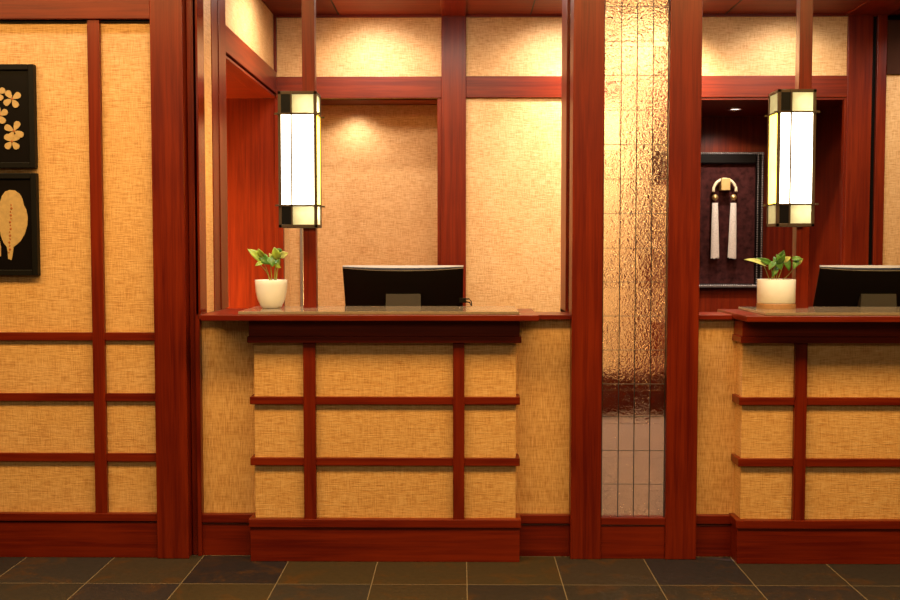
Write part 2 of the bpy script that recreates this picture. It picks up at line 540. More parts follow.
# ------------------------------------------------------------------ office back wall
YB = Y_BACK
xo0, xo1 = wx(281, 250, YB), wx(440, 250, YB)              # left opening
xr0, xr1 = wx(640, 250, YB), wx(845, 250, YB)              # right opening
x_ml, x_mr = wx(441.5, 100, YB), wx(466, 100, YB)          # post between
wb = B(X_RET - 0.01, xo0, YB, YB + 0.10, 0, Z_CEIL)
wb.box(xo0, xo1, YB, YB + 0.10, Z_HEAD, Z_CEIL)
wb.box(xo1, xr0, YB, YB + 0.10, 0, Z_CEIL)
wb.box(xr0, xr1, YB, YB + 0.10, Z_HEAD, Z_CEIL)
wb.box(xr1, wx(877, 100, YB), YB, YB + 0.10, 0, Z_CEIL)
struct('wall_back', wb, cloth)
yb = YB - 0.022
trim(B(X_RET, x_ml, yb, YB, wz(360, 98, yb), wz(360, 76.5, yb), bev=0.003), wood_x)
trim(B(x_mr, wx(848, 86, yb), yb, YB, wz(500, 97.5, yb), wz(500, 76, yb), bev=0.003), wood_x)
trim(B(x_ml, x_mr, yb - 0.004, YB, 0, Z_CEIL, bev=0.002), wood_z)
trim(B(X_RET, wx(877, 14, yb), yb, YB, wz(300, 17.2, yb), Z_CEIL), wood_x)                # crown strip
trim(B(wx(437.5, 250, YB), x_ml, yb + 0.012, YB + 0.03, 0, wz(360, 98, yb), bev=0.001), wood_z)
trim(B(X_RET - 0.012, wx(284, 270, YB), yb + 0.012, YB + 0.03, 0, wz(360, 98, yb), bev=0.001), wood_z)
# left recess behind the opening
Y_REC = 7.2
rec = B(xo0 - 0.02, xo1 + 0.3, Y_REC, Y_REC + 0.08, 0, Z_HEAD + 0.05)
rec.box(xo0 - 0.08, xo0, YB + 0.10, Y_REC + 0.08, 0, Z_HEAD + 0.05)
struct('wall_recess_left', rec, cloth)
trim(B(xo0, xo1 + 0.3, YB + 0.03, Y_REC, Z_HEAD, Z_HEAD + 0.03), wood_x)
trim(B(xo0, xo1 + 0.3, Y_REC - 0.03, Y_REC, wz(360, 104.5, Y_REC), Z_HEAD, bev=0.004), wood_x)
trim(B(wx(300.5, 270, Y_REC), wx(303, 270, Y_REC), Y_REC - 0.012, Y_REC, 0, wz(360, 105, Y_REC)), M_stone)
# right recess with the framed tassels
Y_ART = 7.85
rr = B(xr0 - 0.05, xr1 + 0.25, Y_ART, Y_ART + 0.08, 0, Z_HEAD + 0.05)
rr.box(xr0 - 0.06, xr0 - 0.002, YB + 0.10, Y_ART, 0, Z_HEAD + 0.05)
rr.box(xr1 + 0.10, xr1 + 0.18, YB + 0.10, Y_ART, 0, Z_HEAD + 0.05)
struct('wall_recess_right', rr, wood_z)
trim(B(xr0, xr1 + 0.10, YB + 0.03, Y_ART, Z_HEAD, Z_HEAD + 0.03), wood_x)
trim(B(xr0, xr1 - 0.01, yb + 0.010, YB + 0.03, wz(700, 99.6, yb), wz(700, 97.5, yb)), wood_x)
trim(B(wx(842, 200, YB), wx(846, 200, YB), yb + 0.012, YB + 0.03, 0, wz(700, 97.5, yb), bev=0.001), wood_z)
# right post pair and the wall beyond
trim(B(wx(845.5, 180, yb), wx(870, 180, yb), yb - 0.004, YB, 0, Z_CEIL, bev=0.003), wood_z)
trim(B(wx(870, 180, YB), wx(876, 180, YB), YB - 0.003, YB + 0.02, 0, Z_CEIL), M_lacquer_gap)  # black strip painting the shade in the gap between the two posts
x_far = wx(884.5, 180, 6.826)
trim(B(wx(874.8, 180, 6.826), x_far, 6.826, YB + 0.1, 0, Z_CEIL, bev=0.003), wood_z)
struct('wall_right', B(x_far, 4.2, 6.84, 6.94, 0, wz(893, 74, 6.84)), cloth)
trim(B(x_far, 4.2, 6.82, 6.94, wz(893, 74, 6.82), wz(893, 20, 6.82)), M_plaster)
trim(B(x_far, 4.2, 6.90, 6.96, wz(893, 20, 6.9), Z_CEIL), M_lacquer_gap)  # black board standing for the dark under the higher ceiling here
# ceiling beams running forward from the back posts
trim(B(x_ml, x_mr, 5.0, yb, Z_CEIL - 0.012, Z_CEIL, bev=0.002), wood_y)
trim(B(wx(845.5, 12, yb), x_far, 5.0, yb, Z_CEIL - 0.012, Z_CEIL, bev=0.002), wood_y)
for u in (338, 530, 725):
    trim(B(wx(u, 14, yb), wx(u, 14, yb) + 0.008, 5.0, yb, Z_CEIL - 0.003, Z_CEIL), M_frame_dark)
trim(B(xr1 + 0.3, xr1 + 0.35, 4.96, 6.8, 0, 0.02), wood_y)

# ------------------------------------------------------------------ glass column
yc1 = y_on_x(560.5, 280, X_COL0)
xg0, xg1 = wx(602.8, 280, Y_POST), wx(668, 280, Y_POST)
col = thing('glass_column', ((X_COL0 + X_COL1) / 2, Y_POST + 0.3, 0),
            'square cherry wood column with a tall leaded panel of rippled clear glass, between the two counters', 'column')
post = lambda a, b, c, d: obj('post', B(a, b, c, d, 0, Z_TOP, bev=0.003), wood_z, col)
post(X_COL0, xg0, Y_POST, Y_POST + 0.05)
post(xg1, X_COL1, Y_POST, Y_POST + 0.05)
yq = [y_on_x(u, 280, X_COL0) for u in (569.0, 565.5)]
post(X_COL0, X_COL0 + 0.05, yq[1], yc1)
post(X_COL1 - 0.05, X_COL1, yq[1], yc1)
zg0 = wz(633, 517, Y_POST + 0.02)
obj('bottom_rail', B(xg0, xg1, Y_POST + 0.004, Y_POST + 0.06, wz(633, 525.5, Y_POST), zg0, bev=0.003), wood_x, col)
obj('base_panel', B(xg0, xg1, Y_POST + 0.010, Y_POST + 0.05, 0, wz(633, 526, Y_POST), bev=0.002), wood_x, col)
gp = obj('glass_panel', B(xg0 + 0.002, xg1 - 0.002, 4.797, 4.805, zg0, 3.05), M_glass, col)
ld = MB(); lv = MB()
for va in (6.5, 41, 75.5, 110, 144.5, 179, 213.5, 248, 282, 316, 350, 384, 416.5, 450.5, 484):
    z = wz(633, va, 4.795)
    ld.box(xg0 + 0.002, xg1 - 0.002, 4.793, 4.797, z - 0.0012, z + 0.0012)
for k in range(5):
    x = xg0 + 0.004 + (xg1 - xg0 - 0.008) * k / 4 + (0.004 if k in (1, 2, 3) else 0)
    lv.box(x - 0.0016, x + 0.0016, 4.7925, 4.797, zg0, 3.05)
obj('cross_leading', ld, M_lead, gp)
obj('upright_leading', lv, M_lead_dark, gp)
sg = obj('side_glass', B(X_COL0 + 0.012, X_COL0 + 0.020, Y_POST + 0.05, yq[1], Z_LEDGE, 3.05), M_glass, col)
obj('side_batten', B(X_COL0, X_COL0 + 0.012, Y_POST + 0.05, yq[0] , Z_LEDGE, Z_TOP), wood_z, col)
obj('side_base', B(X_COL0, X_COL0 + 0.05, Y_POST + 0.05, yc1, 0, Z_LEDGE), wood_z, col)
zt_ = wz(633, 412, 5.16)
sb = MB()
pro = [(4.83, 0.14), (4.83, 0.165), (5.17, zt_), (5.20, zt_), (5.20, 0.14)]
va_ = [sb.bm.verts.new((X_COL0 + 0.05, y, z)) for y, z in pro]; vb_ = [sb.bm.verts.new((X_COL1 - 0.05, y, z)) for y, z in pro]
sb.bm.faces.new(va_); sb.bm.faces.new(vb_[::-1])
for k in range(5): sb.bm.faces.new((va_[k], vb_[k], vb_[(k + 1) % 5], va_[(k + 1) % 5]))
obj('stone_ramp', sb, M_pebble, col)
obj('backing_rail', B(X_COL0 + 0.05, X_COL1 - 0.05, 5.15, 5.20, wz(633, 412, 5.16), wz(633, 372, 5.16), bev=0.002), wood_x, col)
obj('stone_floor', B(X_COL0 + 0.05, X_COL1 - 0.05, 4.82, 5.16, 0.0, 0.14), M_stone, col)
spot('column_light', ((X_COL0 + X_COL1) / 2, 4.95, 2.86), ((X_COL0 + X_COL1) / 2, 5.06, 0.3), 190, (1.0, 0.80, 0.66), 40, 0.6)  # spot added to light the stone inside the column


# ------------------------------------------------------------------ reception counters
def counter(label, loc, u0, u1, cut, yf, board, inlay, mids, post_u):
    """u0, u1: panel edges; cut: right end lies outside the photo; board/inlay: (x0, x1, y front, y back)"""
    r = thing('reception_counter', loc, label, 'counter', 'reception counters')
    YP = yf + 0.025
    x0 = wx(u0, 430, YP); x1 = cut if cut else wx(u1, 430, YP)
    zb = wz(385, 527.5, yf)
    o = 0.0 if cut else 1.0
    obj('front_panel', B(x0, x1, YP, Y_BAY, wz(385, 521, YP), 1.10), cloth, r)
    for ua, ub in mids:
        xa = wx(ua, 430, yf); xb = wx(ub, 430, yf)
        obj('batten', B(xa, xb, yf - 0.002, YP, zb, wz(385, 342, yf), bev=0.002), wood_z, r)
    for va, vb in ((397.2, 404.8), (458.4, 466.0)):
        obj('rail', B(x0 - 0.018, x1 + 0.018 * o, yf + 0.004, Y_BAY, wz(385, va, yf), wz(385, vb, yf), bev=0.002), wood_x, r)
    ap0 = wz(385, 336, yf)
    obj('apron', B(x0 - 0.014, x1 + 0.014 * o, yf - 0.02, Y_BAY, ap0, 1.108, bev=0.002), wood_x, r)
    obj('apron_moulding', B(x0 - 0.022, x1 + 0.022 * o, yf - 0.024, Y_BAY, wz(385, 343, yf - 0.024), ap0, bev=0.003), wood_x, r)
    obj('plinth', B(x0 - 0.020, x1 + 0.018 * o, yf, Y_BAY, 0, zb, bev=0.002), wood_x, r)
    obj('plinth_cap', B(x0 - 0.026, x1 + 0.024 * o, yf - 0.008, Y_BAY, zb, wz(385, 519.6, yf - 0.008), bev=0.003), wood_x, r)
    obj('countertop', B(board[0], board[1], board[2], board[3], 1.110, 1.135, bev=0.002), wood_x, r)
    obj('stone_top', B(inlay[0], inlay[1], inlay[2], inlay[3], 1.135, 1.148, bev=0.002), M_stone, r)
    trim(B(x0, x1, board[3] - 0.02, board[3] + 0.75, 0.86, 0.89), wood_x)  # unseen staff desk top behind the counter, under the monitor
    trim(B(x0 + 0.05, x1 - 0.05, board[3] + 0.1, board[3] + 0.13, 0, 0.86), wood_x)  # upright panel of the unseen staff desk
    return r


YL, YR = 4.722, 4.708
bl = (wx(200.5, 318, 4.615), wx(539, 318, 4.615), 4.615, 5.12)
il = (wx(238, 312, 4.67), wx(519.5, 312, 4.67), 4.67, 5.10)
counter('grasscloth front desk left of the glass column, whole front in view', (bl[0] / 2 + bl[1] / 2, 4.8, 0),
        254.8, 515.8, None, YL, bl, il, ((303.6, 315.8), (453.0, 464.4)), 0)
br = (wx(747, 316, 4.56), 3.0, 4.56, 5.09)
ir = (wx(766, 312, 4.61), 3.0, 4.61, 5.07)
counter('grasscloth front desk right of the glass column, cut by the right edge', (br[0] + 0.8, 4.8, 0),
        741.5, 0, 2.9, YR, br, ir, ((794.3, 806.3), (1000, 1012)), 0)
trim(B(bl[1], X_COL0, 4.80, 5.02, Z_LOW, Z_LEDGE, bev=0.002), wood_x)
trim(B(X_COL1, br[0], 4.80, 5.02, Z_LOW, Z_LEDGE, bev=0.002), wood_x)
trim(B(X_RET - 0.015, bl[0], 4.80, 5.02, Z_LOW, Z_LEDGE, bev=0.002), wood_x)

# ------------------------------------------------------------------ lantern posts and lanterns
Z_SLAB = 1.148
Y_LP = 4.95
lp = thing('wooden_post', (wx(309.7, 270, Y_LP), Y_LP + 0.03, Z_SLAB),
           'slim wooden post carrying a lantern, standing on the left counter beside the white bowl pot', 'post', 'lantern posts')
c = ORIGIN[lp.name]
obj('shaft', B(c[0] - 0.030, c[0] + 0.030, Y_LP, Y_LP + 0.06, Z_SLAB, Z_CEIL, bev=0.002), wood_z, lp)
obj('foot', B(c[0] - 0.031, c[0] + 0.031, Y_LP - 0.001, Y_LP + 0.061, Z_SLAB, Z_SLAB + 0.012), wood_z, lp)
lp2 = dup(lp, (wx(802.3, 270, Y_LP), Y_LP + 0.03, Z_SLAB),
          'slim wooden post carrying a lantern, standing on the right counter beside the cylinder pot')


def lantern(u0, u1, v0, v1, Yf, label):
    vm = (v0 + v1) / 2
    xa, xb = wx(u0, vm, Yf), wx(u1, vm, Yf)
    za, zb = wz((u0 + u1) / 2, v1, Yf), wz((u0 + u1) / 2, v0, Yf)
    D = 0.155
    r = thing('lantern', ((xa + xb) / 2, Yf + D / 2, za), label, 'lantern', 'lanterns on the counter posts')
    t = 0.014
    f = MB()
    for x in (xa, xb - t):
        for y in (Yf, Yf + D - t):
            f.box(x, x + t, y, y + t, za, zb, bev=0.001)
    H = zb - za
    zc0, zc1 = za + H * 0.163, za + H * 0.835
    for z in (za, zb - t):
        for y in (Yf, Yf + D - t): f.box(xa, xb, y, y + t, z, z + t, bev=0.001)
        for x in (xa, xb - t): f.box(x, x + t, Yf, Yf + D, z, z + t, bev=0.001)
    xm = xa + (xb - xa) * 0.345
    f.box(xm - 0.0035, xm + 0.0035, Yf - 0.004, Yf + 0.003, za, zb)
    f.box(xa + t, xb - t, Yf + t, Yf + D - t, zb - 0.006, zb - 0.001)
    for zc in (zc0, zc1): f.box(xa + 0.003, xb - 0.003, Yf + 0.003, Yf + D - 0.003, zc - 0.002, zc + 0.002)
    obj('frame', f, M_bronze, r)
    e = 0.016
    for zc in (zc0, zc1):
        k = MB()
        k.box(xa - e, xb + e, Yf - 0.004, Yf + 0.002, zc - 0.004, zc + 0.004)
        k.box(xa - e, xb + e, Yf + D - 0.006, Yf + D, zc - 0.004, zc + 0.004)
        k.box(xa - 0.004, xa + 0.002, Yf - e, Yf + D, zc - 0.004, zc + 0.004)
        k.box(xb - 0.002, xb + 0.004, Yf - e, Yf + D, zc - 0.004, zc + 0.004)
        obj('cross_bar', k, M_bronze, r)
    i = 0.004
    z0, z1 = zc0, zc1
    for nm, axis, mt_ in (('opal_shade', 1, M_shade), ('amber_shade', 0, M_amber)):
        sh = MB()
        sh.box(xa + i, xb - i, Yf + i, Yf + D - i, z0, z1)
        bmesh.ops.delete(sh.bm, geom=[q for q in sh.bm.faces if abs(q.normal[axis]) < 0.9], context='FACES')
        obj(nm, sh, mt_, r)
    for z0, z1 in ((za + 0.006, zc0), (zc1, zb - 0.008)):
        p = MB()
        p.box(xa + i, xb - i, Yf + i, Yf + D - i, z0, z1)
        bmesh.ops.delete(p.bm, geom=[q for q in p.bm.faces if abs(q.normal.z) > 0.9], context='FACES')
        obj('cream_pane', p, M_pane, r)
        obj('black_pane', B(xa + t, xm - 0.003, Yf + 0.001, Yf + 0.0035, z0, z1), M_black, r)
        zz = (z0 * 0.35 + z1 * 0.65) if z0 < zc0 else (z0 * 0.65 + z1 * 0.35)
        point('lantern_bulb', (xm * 0.35 + xb * 0.65, Yf + D / 2, zz), 0.60, (1, 0.93, 0.66), 0.02)
    return r


l1 = lantern(278.2, 316.8, 91, 227.6, 4.795, 'lit opal glass lantern on the post over the left counter')
lantern(777.3, 815.5, 89, 226.4, 4.795, 'lit opal glass lantern on the post over the right counter, before the dark recess')


# ------------------------------------------------------------------ computer monitors
def monitor(uc, Yt, label):
    xc = wx(uc, 265, Yt)
    w, h = 0.617, 0.36
    zt = wz(uc, 266.4, Yt)
    r = thing('computer_monitor', (xc, Yt + 0.12, 0.89), label, 'monitor', 'monitors on the counters')
    tilt = math.radians(27)
    # local frame: a across, b down from the top edge, n out of the back towards the lobby
    dn = Vector((0, math.sin(tilt), -math.cos(tilt)))
    nb = Vector((0, -math.cos(tilt), -math.sin(tilt)))
    top = Vector((xc, Yt, zt))
    NX, NZ = 24, 8

    def depth(s, t):                         # s across -1..1, t down 0..1
        return 0.008 + 0.030 * (1 - abs(s) ** 2.2) * (1 - 0.10 * t)
    mb = MB(); g = []
    for j in range(NZ + 1):
        t = j / NZ
        row = []
        for q in range(NX + 1):
            s = -1 + 2 * q / NX
            p = top + Vector((s * w / 2 * (1 - 0.012 * t), 0, 0)) + dn * (t * h) + nb * depth(s, t)
            row.append(mb.bm.verts.new(p))
        g.append(row)
    for j in range(NZ):
        for q in range(NX): mb.bm.faces.new((g[j][q], g[j][q + 1], g[j + 1][q + 1], g[j + 1][q]))
    fr = [[mb.bm.verts.new(top + Vector((sx * w / 2 * (1 - 0.012 * t), 0, 0)) + dn * (t * h) + nb * 0.004) for sx in (-1, 1)] for t in (0, 1)]
    mb.bm.faces.new([fr[1][0], fr[1][1]] + g[NZ][::-1])
    mb.bm.faces.new([fr[0][0]] + [g[j][0] for j in range(NZ + 1)] + [fr[1][0]])
    mb.bm.faces.new([fr[0][1], fr[1][1]] + [g[j][NX] for j in range(NZ, -1, -1)])
    mb.bm.faces.new((fr[0][0], fr[0][1], fr[1][1], fr[1][0]))
    mb.bm.faces.new([fr[0][1], fr[0][0]] + g[0])
    obj('back_shell', mb, M_monitor, r)
    tp = MB(); a = []; b2 = []
    for q in range(NX + 1):
        s = -1 + 2 * q / NX
        base = top + Vector((s * w / 2, 0, 0)) - dn * 0.003
        a.append(tp.bm.verts.new(base - nb * 0.006)); b2.append(tp.bm.verts.new(base + nb * (depth(s, 0) + 0.001) + dn * 0.006))
    lo = [[tp.bm.verts.new(v.co + dn * 0.0028) for v in L] for L in (a, b2)]
    for q in range(NX):
        tp.bm.faces.new((a[q], a[q + 1], b2[q + 1], b2[q]))
        tp.bm.faces.new((b2[q], b2[q + 1], lo[1][q + 1], lo[1][q]))
        tp.bm.faces.new((a[q + 1], a[q], lo[0][q], lo[0][q + 1]))
        tp.bm.faces.new((lo[0][q], lo[1][q], lo[1][q + 1], lo[0][q + 1]))
    tp.bm.faces.new((a[0], b2[0], lo[1][0], lo[0][0])); tp.bm.faces.new((a[NX], lo[0][NX], lo[1][NX], b2[NX]))
    obj('top_edge', tp, M_silver, r)
    sc = MB()
    cs = [top + Vector((sx * (w / 2 - 0.008), 0, 0)) + dn * tt - nb * 0.001 for sx, tt in ((-1, 0.01), (1, 0.01), (1, h - 0.02), (-1, h - 0.02))]
    va = [sc.bm.verts.new(p) for p in cs]; vb = [sc.bm.verts.new(p + nb * 0.003) for p in cs]
    sc.bm.faces.new(va); sc.bm.faces.new(vb[::-1])
    for k in range(4): sc.bm.faces.new((va[k], vb[k], vb[(k + 1) % 4], va[(k + 1) % 4]))
    obj('screen', sc, M_black, r)
    # hinge block and foot of the stand
    ys_ = Yt + 0.02
    hz = wz(uc, 294, ys_)
    hb = MB()
    xw = 17.3 * ys_ / F_PX
    P = [(xc - xw, ys_, hz), (xc + xw, ys_, hz), (xc + xw * 1.08, ys_ - 0.02, 0.90), (xc - xw * 1.08, ys_ - 0.02, 0.90)]
    A = [hb.bm.verts.new(p) for p in P]; Bv = [hb.bm.verts.new((p[0], p[1] + 0.10, p[2])) for p in P]
    hb.bm.faces.new(A); hb.bm.faces.new(Bv[::-1])
    for k in range(4): hb.bm.faces.new((A[k], Bv[k], Bv[(k + 1) % 4], A[(k + 1) % 4]))
    obj('hinge_block', hb, M_hinge, r)
    obj('foot', B(xc - 0.13, xc + 0.13, ys_ - 0.05, ys_ + 0.20, 0.89, 0.906, bev=0.003), M_hinge, r)
    return r, top


m1, mt = monitor(403, 5.36, 'black monitor seen from behind on the left counter, a cable loop at its side')
xk, zk = W(463, 300, 5.42)
cb = MB()
cb.tube([(xk - 0.02, 5.44, zk + 0.004), (xk + 0.012, 5.43, zk + 0.004), (xk + 0.032, 5.42, zk + 0.006), (xk + 0.042, 5.42, zk - 0.006), (xk + 0.045, 5.42, zk - 0.035), (xk + 0.03, 5.43, zk - 0.075)], 0.0035)
cb.tube([(xk - 0.02, 5.44, zk - 0.010), (xk + 0.015, 5.43, zk - 0.009), (xk + 0.034, 5.42, zk - 0.012), (xk + 0.043, 5.42, zk - 0.035), (xk + 0.03, 5.43, zk - 0.075)], 0.0035)
cb.box(xk - 0.02, xk + 0.016, 5.425, 5.445, zk - 0.015, zk + 0.010, bev=0.002)
obj('cable', cb, M_monitor, m1)
monitor(881, 5.33, 'black monitor seen from behind on the right counter, cut by the right edge')


# ------------------------------------------------------------------ potted plants
def leaf(r, base, tip, width, mat, bend=0.25, roll=0.0, facing=(0, -1, 0.35)):
    """heart shaped leaf blade from its stalk end to its tip, facing roughly the given way"""
    base, tip = Vector(base), Vector(tip)
    ax = tip - base; L = ax.length; ax.normalize()
    fc = Vector(facing).normalized()
    side_ = ax.cross(fc).normalized(); nrm = side_.cross(ax).normalized()
    if roll:
        R_ = Matrix.Rotation(roll, 3, ax); side_ = R_ @ side_; nrm = R_ @ nrm
    mb = MB(); N = 10; rows = []
    for k in range(N + 1):
        t = k / N
        ww = width * (math.sin(math.pi * min(1, t * 0.93 + 0.07)) ** 0.75) * (1.15 - 0.55 * t)
        if k == N: ww = 0.0005
        mid = base + ax * (L * t) + nrm * (bend * L * math.sin(math.pi * t) * 0.5)
        row = []
        for s in (-1, -0.5, 0, 0.5, 1):
            back = -0.10 * L * abs(s) * (1 - t) ** 3 * 1.6
            row.append(mb.bm.verts.new(mid + side_ * (s * ww / 2) + ax * back + nrm * (abs(s) * ww * 0.16)))
        rows.append(row)
    for a, b2 in zip(rows, rows[1:]):
        for q in range(4): mb.bm.faces.new((a[q], a[q + 1], b2[q + 1], b2[q]))
    o = obj('leaf', mb, mat, r, smooth=True)
    sm = o.modifiers.new('thickness', 'SOLIDIFY'); sm.thickness = 0.0012
    return o


def stalk(r, pts, rad=0.0022):
    pts = [Vector(p) for p in pts]
    out = []
    for k in range(13):                      # quadratic through three points
        t = k / 12
        a, b2, c2 = pts
        out.append(a * (1 - t) ** 2 + b2 * 2 * t * (1 - t) + c2 * t * t)
    return obj('stem', MB().tube(out, [rad * (1.15 - 0.3 * k / 12) for k in range(13)]), M_stem, r, smooth=True)


Yp = 4.93
px = lambda u, v, dy=0.0: Vector((wx(u, v, Yp + dy), Yp + dy, wz(u, v, Yp + dy)))
# white bowl pot, left counter
pc = wx(271.3, 290, Yp)
pl = thing('potted_plant', (pc, Yp, Z_SLAB), 'lime green leafy plant in a rounded white pot without a saucer', 'plant', 'potted plants on the counters')
pr = 16.1 * Yp / F_PX; ph = wz(271, 279.8, Yp) - Z_SLAB
obj('pot', MB().lathe((pc, Yp, Z_SLAB), [(0, 0), (pr * .52, 0), (pr * .60, .004), (pr * .72, ph * .14), (pr * .86, ph * .33), (pr * .95, ph * .58), (pr * .99, ph * .82), (pr, ph * .985), (pr * .985, ph), (pr * .93, ph), (pr * .91, ph * .97), (pr * .90, ph * .86), (0, ph * .86)]), M_pot, pl, smooth=True)
obj('soil', MB().lathe((pc, Yp, Z_SLAB), [(0, ph * .90), (pr * .5, ph * .895), (pr * .9, ph * .875), (pr * .9, ph * .84), (0, ph * .84)]), M_soil, pl, smooth=True)
rootz = Z_SLAB + ph * .87
for (su, mu, mv, eu, ev) in ((270, 268, 268, 262, 261), (272, 271, 268, 270, 258), (274, 275, 266, 277, 256), (276, 277, 268, 281, 255),
                             (271, 269, 272, 259, 264), (274, 275, 274, 276, 265), (275.5, 276, 272, 279, 266)):
    d = random.uniform(-.02, .02)
    p0 = px(su, 280, d); p0.z = rootz
    stalk(pl, [p0, px(mu, mv, d), px(eu, ev, d)])
for (b_, t_, w_, mt_, ro) in (((262, 261), (247.5, 249), 11, M_leaf_lime, 0.2), ((263, 256), (258, 248.5), 8, M_leaf_lime, -0.4),
                              ((262, 256), (271, 264.5), 12, M_leaf, 0.3), ((270, 258), (273, 267), 10, M_leaf, -0.2),
                              ((277, 258), (274, 247), 11, M_leaf_lime, 0.1), ((281, 256), (288.5, 253), 9, M_leaf_pale, 0.2),
                              ((281, 254), (275, 249), 9, M_leaf, 0.5), ((262, 263), (255, 266), 6, M_leaf_lime, 0.0),
                              ((276, 264), (281, 268), 6, M_leaf_lime, 0.4), ((273, 260), (269, 253), 6, M_leaf_pale, 0.1),
                              ((277, 260), (279, 267), 9, M_leaf, 0.2)):
    d = random.uniform(-.035, .01)
    leaf(pl, px(*b_, d), px(*t_, d - .012), 0.86 * w_ * Yp / F_PX, mt_, 0.25, ro)
# white cylinder pot on a cork base, right counter
Yp = 4.935
qc = wx(776.2, 290, Yp)
pl2 = thing('potted_plant', (qc, Yp, Z_SLAB), 'trailing green and white pothos in a straight white pot on a round wooden base', 'plant', 'potted plants on the counters')
qr = 18.7 * Yp / F_PX
zs = Z_SLAB + 0.024
obj('saucer', MB().lathe((qc, Yp, Z_SLAB), [(0, 0), (qr * 1.005, 0), (qr * 1.01, .003), (qr * 1.01, .021), (qr * .99, .024), (0, .024)]), M_cork, pl2)
qh = wz(776, 279.2, Yp) - zs
obj('pot', MB().lathe((qc, Yp, zs), [(0, 0), (qr * .94, 0), (qr * .985, .004), (qr * .99, qh * .985), (qr * .975, qh), (qr * .93, qh), (qr * .92, qh * .97), (qr * .92, qh * .86), (0, qh * .86)]), M_pot, pl2, smooth=False)
obj('soil', MB().lathe((qc, Yp, zs), [(0, qh * .92), (qr * .5, qh * .91), (qr * .915, qh * .875), (qr * .915, qh * .84), (0, qh * .84)]), M_soil, pl2, smooth=True)
for o in pl2.children:
    if o.name.startswith('pot'):
        for p in o.data.polygons:
            p.use_smooth = abs(p.normal.z) < 0.3
rootz = zs + qh * .88
for (su, mu, mv, eu, ev) in ((770, 767, 272, 763, 264), (773, 772, 268, 768, 259), (776, 777, 270, 779, 262), (774, 774, 272, 776, 265),
                             (779, 790, 276, 796, 264), (777, 782, 268, 786, 259), (772, 770, 276, 776, 273)):
    d = random.uniform(-.02, .02)
    p0 = px(su, 280, d); p0.z = rootz
    stalk(pl2, [p0, px(mu, mv, d), px(eu, ev, d)], 0.0016)
for (b_, t_, w_, mt_, ro) in (((764, 265), (744, 259.5), 6.5, M_leaf_pale, 0.2), ((770, 263), (756, 258), 7, M_leaf, -0.3),
                              ((779, 261), (784, 250), 10, M_leaf, 0.0), ((778, 262), (785, 254), 8, M_leaf, 0.6),
                              ((776, 258), (781, 270), 12, M_leaf, 0.2), ((784, 259), (789, 271), 10, M_leaf, -0.2),
                              ((783, 261), (791, 257), 7, M_leaf_pale, 0.1), ((797, 264), (803, 258.5), 6, M_leaf_pale, 0.0),
                              ((797, 261), (794, 269), 8, M_leaf, 0.3), ((793, 259), (803, 260), 7, M_leaf, -0.2),
                              ((774, 263), (769, 270), 8, M_leaf, 0.4), ((777, 268), (772, 277), 7, M_leaf, 0.1),
                              ((780, 264), (776, 254), 8, M_leaf, 0.0)):
    d = random.uniform(-.035, .01)
    leaf(pl2, px(*b_, d), px(*t_, d - .012), 0.86 * w_ * Yp / F_PX, mt_, 0.25, ro)


# ------------------------------------------------------------------ framed art on the left wall
def petal(cx, cz, ang, L, wd):
    pts = []
    for k in range(14):
        t = k / 13 if k < 7 else None
        a = 2 * math.pi * k / 14
        q = 0.5 - 0.5 * math.cos(a)                       # 0 at the centre end, 1 at the tip
        s = math.sin(a) * (0.35 + 0.75 * q)
        rr_ = L * (0.06 + 0.94 * q)
        pts.append((cx + rr_ * math.cos(ang) - s * wd * math.sin(ang), cz + rr_ * math.sin(ang) + s * wd * math.cos(ang)))
    return pts


YA = 4.765


def panel_frame(label, u1, v0, v1):
    xa1 = wx(u1, (v0 + v1) / 2, YA)
    z0, z1 = wz(20, v1, YA), wz(20, v0, YA)
    xa0 = xa1 - 0.40
    r = thing('framed_panel', ((xa0 + xa1) / 2, YA + 0.03, z0), label, 'wall art', 'black framed panels')
    fr = MB(); t = 0.026
    fr.box(xa0, xa0 + t, YA, Y_WALL, z0, z1, bev=0.003); fr.box(xa1 - t, xa1, YA, Y_WALL, z0, z1, bev=0.003)
    fr.box(xa0 + t, xa1 - t, YA, Y_WALL, z0, z0 + t, bev=0.003); fr.box(xa0 + t, xa1 - t, YA, Y_WALL, z1 - t, z1, bev=0.003)
    obj('frame', fr, M_frame_dark, r)
    obj('panel', B(xa0 + t, xa1 - t, YA + 0.010, Y_WALL, z0 + t, z1 - t), M_lacquer_gap, r)
    return r


YF = YA + 0.010
k_ = YF / F_PX
fa = panel_frame('black lacquer panel with gold four-petalled blossoms, upper on the left wall', 34.2, 64, 168)
for (u, v, L, a0) in ((12.4, 99, 9.8, 0.6), (14.4, 131, 10.5, 1.05), (12.4, 141.5, 9.5, 0.75), (0.0, 115.5, 9.0, 0.45), (-2.5, 93, 8.5, 0.5), (-14, 128, 10, 0.9), (-22, 104, 10, 0.3), (-18, 150, 9, 0.6)):
    x, z = W(u, v, YF)
    p = MB()
    for q in range(4):
        p.plate(petal(x, z, a0 + q * math.pi / 2 + random.uniform(-.12, .12), L * k_, 4.0 * k_), YF - 0.004 - 0.0004 * q, YF)
    f = obj('blossom', p, M_gold, fa)
    obj('blossom_centre', MB().ball((x, YF - 0.005, z), 1.3 * k_, (1, .4, 1)), M_bronze_dot, f)
fb = panel_frame('black lacquer panel with gold leaf shapes, lower of two on the left wall', 36.8, 173, 275.5)
lf = [(8.5, 259), (8.0, 252), (7.2, 247), (4, 243), (1.2, 236), (-.5, 226), (-1, 214), (0, 203), (2.2, 196), (5.5, 191.5), (10, 190), (15, 190.5), (19.5, 193.5), (22.5, 198.5), (24, 205), (26.5, 210), (28, 217), (27.6, 225), (25, 234), (21, 241), (16.5, 245), (13.8, 247), (13, 253), (12, 260)]
